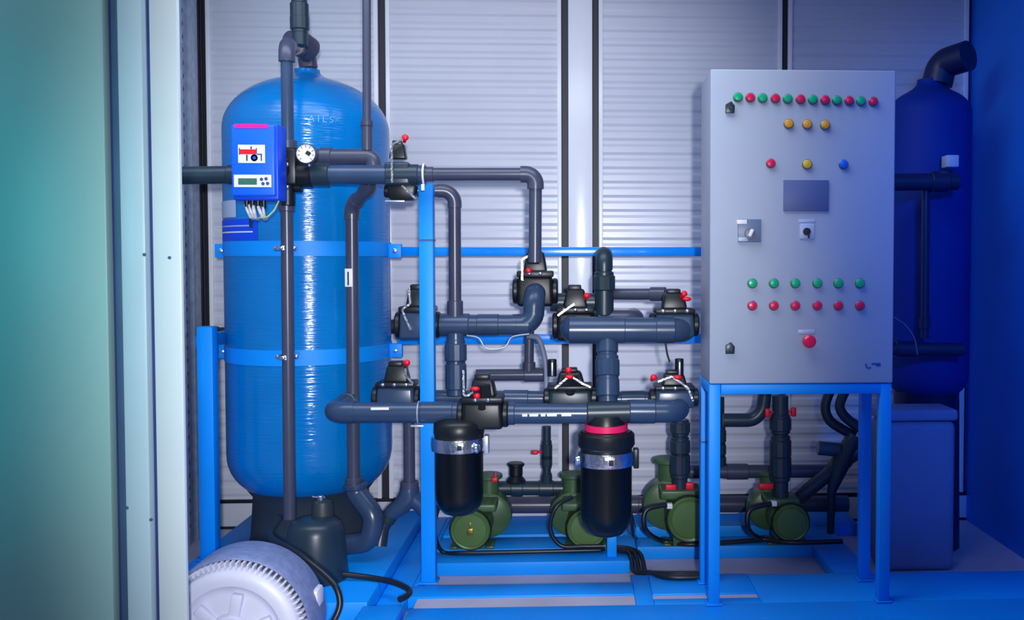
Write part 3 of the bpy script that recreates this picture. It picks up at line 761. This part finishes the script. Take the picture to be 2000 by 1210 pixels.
# y-branch left of the post
y5 = 3.46
yb_ = pipe('dark pipe falling from behind the header into the forked fitting by the bright blue post', [P(799, 800, y5), P(800, 958, y5)], L(11, y5), collars=((0, .98, .06, 1.6),), name='downpipe')
b = M(); c = P(800, 968, y5)
b.sweep([c + V((0, 0, .03)), c, P(786, 985, y5), P(762, 1004, y5)], [.035, .04, .034, .028]); b.sweep([c, P(822, 985, y5), P(832, 1000, y5)], [.036, .03, .028])
b.obj('fork', PVC2, yb_)
pipe('slate pipe slanting from the forked fitting down to the plinth', [P(764, 1002, y5), P(746, 1030, y5), P(741, 1066, y5 - .02)], L(14, y5), .05, m=SLATE, elbows=False, collars=((0, .3, .03, 1.12),), name='elbow_pipe')
for u0, v0, v1 in ((776, 1000, 1037), (741, 1060, 1098)):
    pass

# ------------------------------------------------------------------ low back headers
pipe('black header pipe low behind the two filters', [P(945, 953, 3.9), P(1130, 953, 3.9)], L(14, 3.9), m=SLATE, collars=((0, .35, .05, 1.1), (0, .66, .06, 1.12)), name='header_pipe')
pipe('thick dark pipe lying along the bottom of the back wall', [P(940, 986, 4.0), P(1655, 983, 4.0)], L(16, 4.0), name='header_pipe', collars=((0, .4, .08, 1.08),))
cp = thing('capped_stub', P(1008, 941, 3.9), 'short black capped stub on the low black header', 'fitting')
M().cyl(P(1008, 940, 3.9), P(1008, 925, 3.9), L(19, 3.9), L(11, 3.9)).cyl(P(1008, 928, 3.9), P(1008, 904, 3.9), L(13, 3.9)).obj('body', BLACK, cp)
M().cyl(P(1008, 910, 3.9), P(1008, 903, 3.9), L(16.5, 3.9), seg=12).obj('cap', BLACK, cp)
def ball_valve(label, u, v0, v1, yy, wpx, knobs, m=SLATE, nuts=((.28, 30), (.62, 34))):
    """vertical pipe with unions and red toggles; knobs: (u, v, w, h)"""
    t = pipe(label, [P(u, v0, yy), P(u, v1, yy)], L(wpx / 2, yy), m=m, name='valve_pipe', cat='valve',
             collars=[(0, f, L(h, yy), 1.36, 'union_nut') for f, h in nuts])
    for ku, kv, kw, kh in knobs:
        q = P(ku, kv, yy - .02)
        M().box(q.x - L(kw / 2, yy), q.x + L(kw / 2, yy), q.y - .008, q.y + .01, q.z - L(kh / 2, yy), q.z + L(kh / 2, yy), .005, 3).cyl(q + V((0, .005, 0)), V((X(u, yy, kv), yy, q.z)), .005).obj('toggle', RED, t)
    return t
ball_valve('slim black valve pipe with one red toggle on the low black header', 1068, 832, 942, 3.9, 16, ((1045, 883, 12, 8),), nuts=((.45, 30), (.60, 22), (.93, 16)))

# ------------------------------------------------------------------ pumps
def pump(label, u, v, rpx, side, yy=3.64, cable=True):
    c = P(u, v, yy); r = L(rpx, yy)
    t = thing('pump', (c.x, c.y + .1, ZT), label, 'pump')
    M().lathe([(r * .98, .02), (r * 1.04, .03), (r * 1.04, .17), (r * .9, .2)], c, axis='Y', seg=40).obj('motor_casing', OLIVE, t)
    cp_ = M().lathe([(r * 1.02, .022), (r * 1.02, .004), (r * .95, -.002), (r * .86, .001), (r * .82, -.003), (.0001, -.005)], c, axis='Y', seg=40).obj('fan_cover', OLIVE2, t)
    M().lathe([(r * 1.05, .012), (r * 1.09, .016), (r * 1.09, .024), (r * 1.05, .028)], c, axis='Y', seg=40, cap=False).obj('rim', RUB, t)
    h = V((c.x + side * r * .75, c.y + .2, c.z + r * .2))
    M().lathe([(r * 1.0, -.05), (r * 1.2, -.04), (r * 1.24, .02), (r * 1.1, .06), (r * .8, .07)], h, axis='Y', seg=36).obj('volute', OLIVE, t)
    M().cyl(h + V((0, 0, r * .9)), h + V((0, 0, r * 2.1)), r * .52, seg=24).cyl(h + V((0, 0, r * 1.9)), h + V((0, 0, r * 2.15)), r * .72).obj('outlet', OLIVE, t)
    M().box(c.x + side * r * .35 - r * .95, c.x + side * r * .35 + r * .95, c.y + .035, c.y + .16, c.z + r * .8, c.z + r * 1.24, .008, 3).obj('terminal_box', OLIVE, t)
    b = M()
    for sx in (-1, 1): b.box(c.x + sx * r * .95 - .014, c.x + sx * r * .95 + .014, c.y + .05, c.y + .15, ZT + .0015, ZT + .012, .002)
    b.box(c.x - r * .7, c.x + r * .7, c.y + .055, c.y + .145, ZT + .0015, c.z - r * .75, .004)
    b.obj('foot', OLIVE, t)
    return t, c, r, h
t1, c1, r1_, hh1 = pump('olive green pump with round cap under the first filter', 918, 1036, 38, 1)
q = P(966, 936, 3.72)
M().box(q.x - .012, q.x + .012, q.y - .008, q.y + .01, q.z - .008, q.z + .008, .004, 3).cyl(q, V((hh1.x + r1_ * .3, hh1.y, q.z)), .006).obj('toggle', RED, t1)
q = c1 + V((0, -.006, 0)); M().box(q.x - .012, q.x + .012, q.y - .003, q.y + .003, q.z - .016, q.z + .01, .002).obj('emblem', BRASS, t1)
M().box(q.x - .003, q.x + .005, q.y - .003, q.y + .003, q.z + .01, q.z + .034, .001).obj('emblem', BRASS, t1)
t2, c2, r2_, hh2 = pump('olive green pump half hidden behind the second filter bowl', 1146, 1033, 38, -1)
t3, c3, r3_, hh3 = pump('olive green pump half hidden by the cabinet stand leg', 1348, 1015, 44, -1)
t4, c4, r4_, hh4 = pump('olive green pump in view through the cabinet stand', 1546, 1022, 36, -1)
for t, (u, v) in ((t3, (1308, 988)), (t4, (1512, 983))):
    q = P(u, v, 3.64); M().box(q.x - .011, q.x + .011, q.y - .004, q.y + .02, q.z - .01, q.z + .01, .002).obj('tag', WHITE, t)
# pipes above the pumps
ball_valve('dark valve pipe with two red toggles above the pump beside the cabinet leg', 1328, 820, 962, 3.72, 30, ((1310, 952, 22, 14), (1347, 948, 16, 14)), nuts=((.1, 22), (.36, 26), (.60, 38)))
ball_valve('dark valve pipe with red toggles above the pump under the cabinet', 1524, 772, 968, 3.72, 32, ((1499, 806, 10, 18), (1550, 804, 10, 18), (1496, 949, 30, 12)), nuts=((.28, 26), (.52, 34), (.70, 40)))
ball_valve('dark ribbed valve pipe half hidden by the cabinet stand leg', 1405, 775, 925, 3.85, 20, (), nuts=((.5, 24), (.68, 20), (.84, 20)))
pipe('dark horizontal pipe behind the cabinet stand legs', [P(1345, 921, 3.84), P(1640, 919, 3.84)], L(13, 3.84), collars=((0, .32, .09, 1.2), (0, .6, .06, 1.15)), name='header_pipe')
pipe('thick dark pipe bending upward under the cabinet', [P(1412, 820, 3.74), P(1472, 820, 3.74), P(1490, 800, 3.74), P(1497, 740, 3.74)], L(13.5, 3.74), .12, m=SLATE, elbows=False, name='elbow_pipe')
hose('thick dark hose curving down under the cabinet, nearer the back leg bundle', [P(1632, 740, 3.74), P(1612, 790, 3.74), P(1622, 822, 3.74), P(1668, 850, 3.74)], L(10, 3.74), SLATE, .14)
hose('thick dark hose looping beside the rear leg under the cabinet', [P(1660, 745, 3.7), P(1640, 790, 3.7), P(1652, 815, 3.7), P(1690, 842, 3.7)], L(10, 3.7), SLATE, .14)
jf = pipe('dark forked fitting with slanting arm behind the rear stand leg', [P(1690, 870, 3.72), P(1648, 900, 3.72), P(1560, 972, 3.78)], L(14, 3.72), .06, m=SLATE, elbows=False, name='fork_pipe',
     collars=((1, .1, .08, 1.2),))
M().sweep([P(1670, 850, 3.72), P(1640, 905, 3.72), P(1624, 960, 3.72), P(1622, 1040, 3.74)], [L(16, 3.7), L(20, 3.7), L(9, 3.7), L(7, 3.7)]).obj('arm', SLATE, jf)
M().cyl(P(1597, 874, 3.72), P(1640, 878, 3.72), L(14, 3.72)).obj('stub', PVC2, jf)

# cables on the skid
cz = ZT + .0125
def on(u, v, z=cz):
    yy = (CAM.z - z) * FPX / (v - 505); q = P(u, v, yy); return V((q.x, q.y, z))
hose('black cable looping from the first filter along the beam', [P(858, 985, 3.5), P(848, 1030, 3.55), on(862, 1076), on(900, 1081), on(1172, 1079), on(1180, 1077)], .008, R=.06, name='cable', cat='cable')
hose('black cable looping from the pump behind the second filter to the beam', [P(1118, 970, 3.66), P(1086, 990, 3.63), P(1075, 1032, 3.63), on(1096, 1069, cz + .02), on(1140, 1071, cz + .018), on(1178, 1071, cz + .018)], .008, R=.07, name='cable', cat='cable')
hose('black cable hanging from the second filter side down to the skid', [P(1232, 1000, 3.4), P(1236, 1040, 3.45), on(1243, 1057, ZT + .01)], .007, R=.05, name='cable', cat='cable')
hose('black cable looping around the pump beside the stand leg', [P(1302, 985, 3.62), P(1262, 996, 3.6), P(1260, 1032, 3.6), on(1292, 1062, cz + .005), on(1352, 1070), on(1500, 1062)], .010, R=.07, name='cable', cat='cable')
hose('black cable looping around the pump seen through the cabinet stand', [P(1506, 983, 3.62), P(1464, 996, 3.6), P(1462, 1032, 3.6), on(1486, 1060, cz + .02), on(1545, 1069, cz + .018), on(1645, 1068, cz + .018)], .010, R=.07, name='cable', cat='cable')
fz = .012
for k, t_ in enumerate(('outermost', 'middle', 'innermost')):
    xa = X(1215, 3.55, 1075); dx = .021 * k; xe = P(1392, 1132, 3.4).x
    hose('black cable bending off the beam toward the stand leg, %s of three' % t_, [V((xa - .03, 3.665 - dx, cz)), V((xa + .03 - dx * .5, 3.645 - dx, cz)), V((xa + .068 - dx, 3.585, cz)), V((xa + .078 - dx, 3.52, .052)), V((xa + .085 - dx, 3.46, .030)), V((xa + .115 - dx * .8, 3.40 + dx * .3, .045)), V((xa + .18 - dx * .6, 3.345 - dx * .9, ZT + .0105)), V((xe, 3.345 - dx * .9, ZT + .0105))], .0085, name='cable', cat='cable', group='cables of the skid bundle')

# ------------------------------------------------------------------ cabinet and stand
yk, yk2 = 3.05, 3.30
kx0, kx1 = X(1387, yk, 450), X(1747, yk, 450)
kz0, kz1 = Z(749, yk, 1560), Z(136, yk, 1560)
ck = thing('control_cabinet', ((kx0 + kx1) / 2, 3.17, kz0), 'tall light grey control cabinet with rows of coloured lamps on a blue stand', 'cabinet')
M().box(kx0 + .003, kx1 - .003, yk + .026, yk2, kz0, kz1, .004).obj('body', CABS, ck)
dk = M().box(kx0, kx1, yk, yk + .022, kz0 + .001, kz1, .005, 3).obj('door', CAB, ck)
def lamp(u, v, m, nm, lb, rpx=8.6):
    q = P(u, v, yk); r = L(rpx, yk)
    b = M()
    b.lathe([(r * 1.12, .002), (r * 1.12, -.004), (r * .95, -.006), (r * .9, -.004)], (q.x, yk, q.z), axis='Y', seg=24, cap=False)
    b.mi = 1
    b.lathe([(r * .98, -.003), (r * .96, -.009), (r * .75, -.013), (.0001, -.0145)], (q.x, yk, q.z), axis='Y', seg=24)
    return lab(b.obj(nm, [BEZ, m], dk), lb)
for k, u in enumerate((1441, 1465, 1489, 1514, 1538, 1563, 1587, 1611, 1634, 1658, 1681, 1705)):
    lamp(u, 190 + (u - 1441) * .031, (GREEN, LRED)[k % 2], 'pilot_lamp', ('green', 'red')[k % 2] + ' pilot lamp in the top row')
for u, v in ((1540, 242), (1576, 243), (1611, 244)): lamp(u, v, AMBER, 'pilot_lamp', 'amber pilot lamp', 8.8)
lamp(1505, 319, LRED, 'push_button', 'red push button'); lamp(1576, 321, YELL, 'push_button', 'yellow push button', 9); lamp(1647, 321, LBLU, 'push_button', 'blue push button')
for u in (1469, 1511, 1553, 1596, 1637, 1679):
    lamp(u, 553, GREEN, 'push_button', 'green start button', 8.8); lamp(u, 596.5, LRED, 'push_button', 'red stop button', 8.8)
def onk(u0, u1, v0, v1, nm, m, th=.004, root=None, bev=.001):
    return M().box(X(u0, yk, v0), X(u1, yk, v0), yk - th, yk + .002, Z(v1, yk, u0), Z(v0, yk, u0), bev).obj(nm, m, root or dk)
onk(1530, 1618, 351.5, 412, 'display', SCRN, .006)
ms = onk(1441, 1486, 428, 473, 'main_switch', PLATE, .008)
for o_ in (onk(1439, 1458, 429, 437.5, 'switch_label', WHITE, .0095), onk(1441, 1460, 463, 471, 'switch_label', NICK, .0095)): pass
q = P(1464, 455, yk)
M().lathe([(.018, -.007), (.017, -.016), (.0001, -.017)], (q.x, yk, q.z - .002), axis='Y', seg=24).obj('switch_base', BEZ, dk)
M().box(q.x - .005, q.x + .005, yk - .034, yk - .012, q.z - .013, q.z + .013, .003).turn(q, 'Y', .42).obj('switch_handle', WHITE, dk)
onk(1560, 1592, 428, 434.5, 'switch_label', NICK, .002)
onk(1562, 1590, 436, 466, 'key_switch_plate', NICK, .004)
q = P(1575, 452, yk)
M().lathe([(.0125, -.003), (.012, -.012), (.0001, -.013)], (q.x, yk, q.z), axis='Y', seg=20).box(q.x + .004, q.x + .008, yk - .012, yk - .004, q.z - .022, q.z, .001).obj('key_switch', RUB, dk)
onk(1559, 1591, 643.5, 651.5, 'switch_label', NICK, .002)
q = P(1577.5, 665, yk); r = L(13, yk)
lab(M().lathe([(r * .6, .0), (r * .6, -.014), (r, -.018), (r * .98, -.028), (r * .7, -.034), (.0001, -.035)], (q.x, yk, q.z), axis='Y', seg=28).obj('emergency_stop', LRED, dk), 'large red mushroom stop button')
for v in (210, 679):
    q = P(1425.5, v, yk); s = L(9, yk)
    b = M().prism([(q.x - s, q.z - s * 1.25), (q.x + s * .9, q.z - s * 1.25), (q.x + s, q.z + s * .3), (q.x + s * .2, q.z + s * 1.3), (q.x - s, q.z + s * .6)], yk - .012, yk + .002, .0015)
    b.cyl((q.x, yk - .011, q.z - s * .2), (q.x, yk - .018, q.z - s * .2), s * .4, seg=14)
    b.obj('door_lock', SLATE, dk)
q = P(1703, 713, yk)
b = M(); b.sweep([(q.x - .012 + .009 * math.cos(a), yk - .0012, q.z + .001 + .010 * math.sin(a)) for a in [PI * (.85 + k * .95 / 12) for k in range(13)]], 0, flat=(.002, .004))
b.box(q.x - .002, q.x + .028, yk - .002, yk + .001, q.z + .002, q.z + .008, 0); b.box(q.x + .014, q.x + .028, yk - .002, yk + .001, q.z - .003, q.z + .003, 0)
b.obj('emblem', mat('blue_emblem_print', (40, 80, 170), .4, noise=0), dk)
# stand
sw = .038
sd = thing('cabinet_stand', ((kx0 + kx1) / 2, 3.18, ZT), 'blue square tube stand carrying the grey control cabinet', 'stand')
fy, ry = yk + .004, yk2 - sw
for nm, x, y in (('leg', kx0 - .001, fy), ('leg', kx1 - sw - .002, fy), ('leg', kx0 - .001, ry), ('leg', kx1 - sw - .002, ry)):
    M().box(x, x + sw, y, y + sw, ZT + .006, kz0 - .001, .003).obj(nm, BLUE, sd)
    M().box(x - .008, x + sw + .008, y - .006, y + sw + .006, ZT + .0015, ZT + .0065, .001).obj('foot_plate', BLUE, sd)
for a in ((kx0 + sw, kx1 - sw, fy, fy + sw), (kx0 + sw, kx1 - sw, ry, ry + sw), (kx0, kx0 + sw, fy + sw, ry), (kx1 - sw, kx1, fy + sw, ry)):
    M().box(*a, kz0 - sw + .003, kz0 - .001, .003).obj('cross_bar', BLUE, sd)
tie = M()
M().box(kx0 - .003, kx0 + sw + .001, ry - .002, ry + sw + .002, Z(862, 3.28, 1374), Z(859.5, 3.28, 1374), 0).obj('joint', SEALN, sd)

# ------------------------------------------------------------------ dim right-hand corner
yt2 = 3.86
x2 = X(1812, yt2, 500); rt2 = L(80, yt2)
z2 = lambda v: P(1812, v, yt2).z
t2k = thing('pressure_tank', (x2, yt2, 0), 'dark navy pressure tank in the dim corner behind the cabinet', 'tank')
prf = vessel(80, 172, 225, 720, 780, 24, 160)
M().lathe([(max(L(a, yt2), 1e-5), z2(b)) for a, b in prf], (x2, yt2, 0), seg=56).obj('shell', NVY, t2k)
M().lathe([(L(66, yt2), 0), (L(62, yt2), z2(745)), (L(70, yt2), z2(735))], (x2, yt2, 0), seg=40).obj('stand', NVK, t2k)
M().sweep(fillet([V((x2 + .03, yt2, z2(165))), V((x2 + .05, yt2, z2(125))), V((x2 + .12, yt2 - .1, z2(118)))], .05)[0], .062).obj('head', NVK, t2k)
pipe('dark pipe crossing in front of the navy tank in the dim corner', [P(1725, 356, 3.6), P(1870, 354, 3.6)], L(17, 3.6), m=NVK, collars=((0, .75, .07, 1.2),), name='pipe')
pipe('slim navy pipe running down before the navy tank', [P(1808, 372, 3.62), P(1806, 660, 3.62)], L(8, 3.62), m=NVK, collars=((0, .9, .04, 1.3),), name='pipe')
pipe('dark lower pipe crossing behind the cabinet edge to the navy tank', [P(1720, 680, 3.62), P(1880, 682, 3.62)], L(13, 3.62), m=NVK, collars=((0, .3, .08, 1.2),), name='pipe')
hose('thin pale cable arching out beside the cabinet edge', [P(1744, 618, 3.42), P(1768, 634, 3.42), P(1786, 660, 3.42), P(1792, 692, 3.42)], .002, GHOSE, .08, 'cable', 'cable')
pv = M().box(X(1835, 3.66), X(1858, 3.66), 3.60, 3.66, Z(322, 3.6), Z(298, 3.6), .004).obj('junction_box', NICK)
tag(pv, 'small pale box fixed on the navy tank front', 'box')
yq = 3.5
brx0, brx1 = X(1722, yq, 950), X(1868, yq, 950)
bt = thing('brine_tank', ((brx0 + brx1) / 2, yq + .12, 0), 'square blue-grey brine tank on the floor beside the cabinet stand', 'tank')
M().box(brx0, brx1, yq, yq + .16, 0, Z(822, yq, 1800), .03, 4).obj('body', BRINE, bt)
M().box(brx0 - .004, brx1 + .004, yq - .004, yq + .164, Z(822, yq, 1800), Z(800, yq, 1800), .012, 3).obj('lid', BRINE, bt)

# ------------------------------------------------------------------ light
def spot(name, loc, target, power, color, ang, blend, rad):
    l = bpy.data.lights.new(name, 'SPOT'); l.energy = power; l.color = color; l.spot_size = math.radians(ang); l.spot_blend = blend; l.shadow_soft_size = rad
    o = bpy.data.objects.new(name, l); COL.objects.link(o); o.location = loc
    o.rotation_euler = (V(target) - V(loc)).to_track_quat('-Z', 'Y').to_euler(); return o
fl = spot('flash_lamp', (.12, -.5, 1.30), (-.52, 4.2, .92), 440, (.93, .95, 1.0), 42, .9, .045)
fl.scale = (1.0, 1.6, 1.0)
spot('added_blue_wash', (.9, .2, 2.2), (2.0, 4.0, 1.0), 225, (.0, .17, 1.0), 44, .9, .2)  # added spot, not a fixture; washes the right side blue
spot('added_teal_wash', (-1.8, .8, 1.35), (-1.55, 2.2, 1.2), 26, (.0, .8, .9), 66, .9, .2)  # added spot tinting the near door leaf teal, no real source
al = bpy.data.lights.new('added_overhead_fill', 'AREA'); al.shape = 'RECTANGLE'; al.size = 2.3; al.size_y = .9; al.energy = 33; al.color = (.8, .88, 1.0)  # added soft fill from above to brighten upward faces, not a fixture
ao = bpy.data.objects.new('added_overhead_fill', al); COL.objects.link(ao); ao.location = (-.5, 2.45, 2.54)
wd = bpy.data.worlds.new('world'); scn.world = wd; wd.use_nodes = True
bg = wd.node_tree.nodes['Background']; bg.inputs['Color'].default_value = (.5, .62, 1.0, 1); bg.inputs['Strength'].default_value = .13

scn.view_settings.view_transform = 'Standard'
scn.view_settings.look = 'None'
scn.view_settings.exposure = 0
scn.view_settings.gamma = 1
scn.view_settings.use_curve_mapping = False
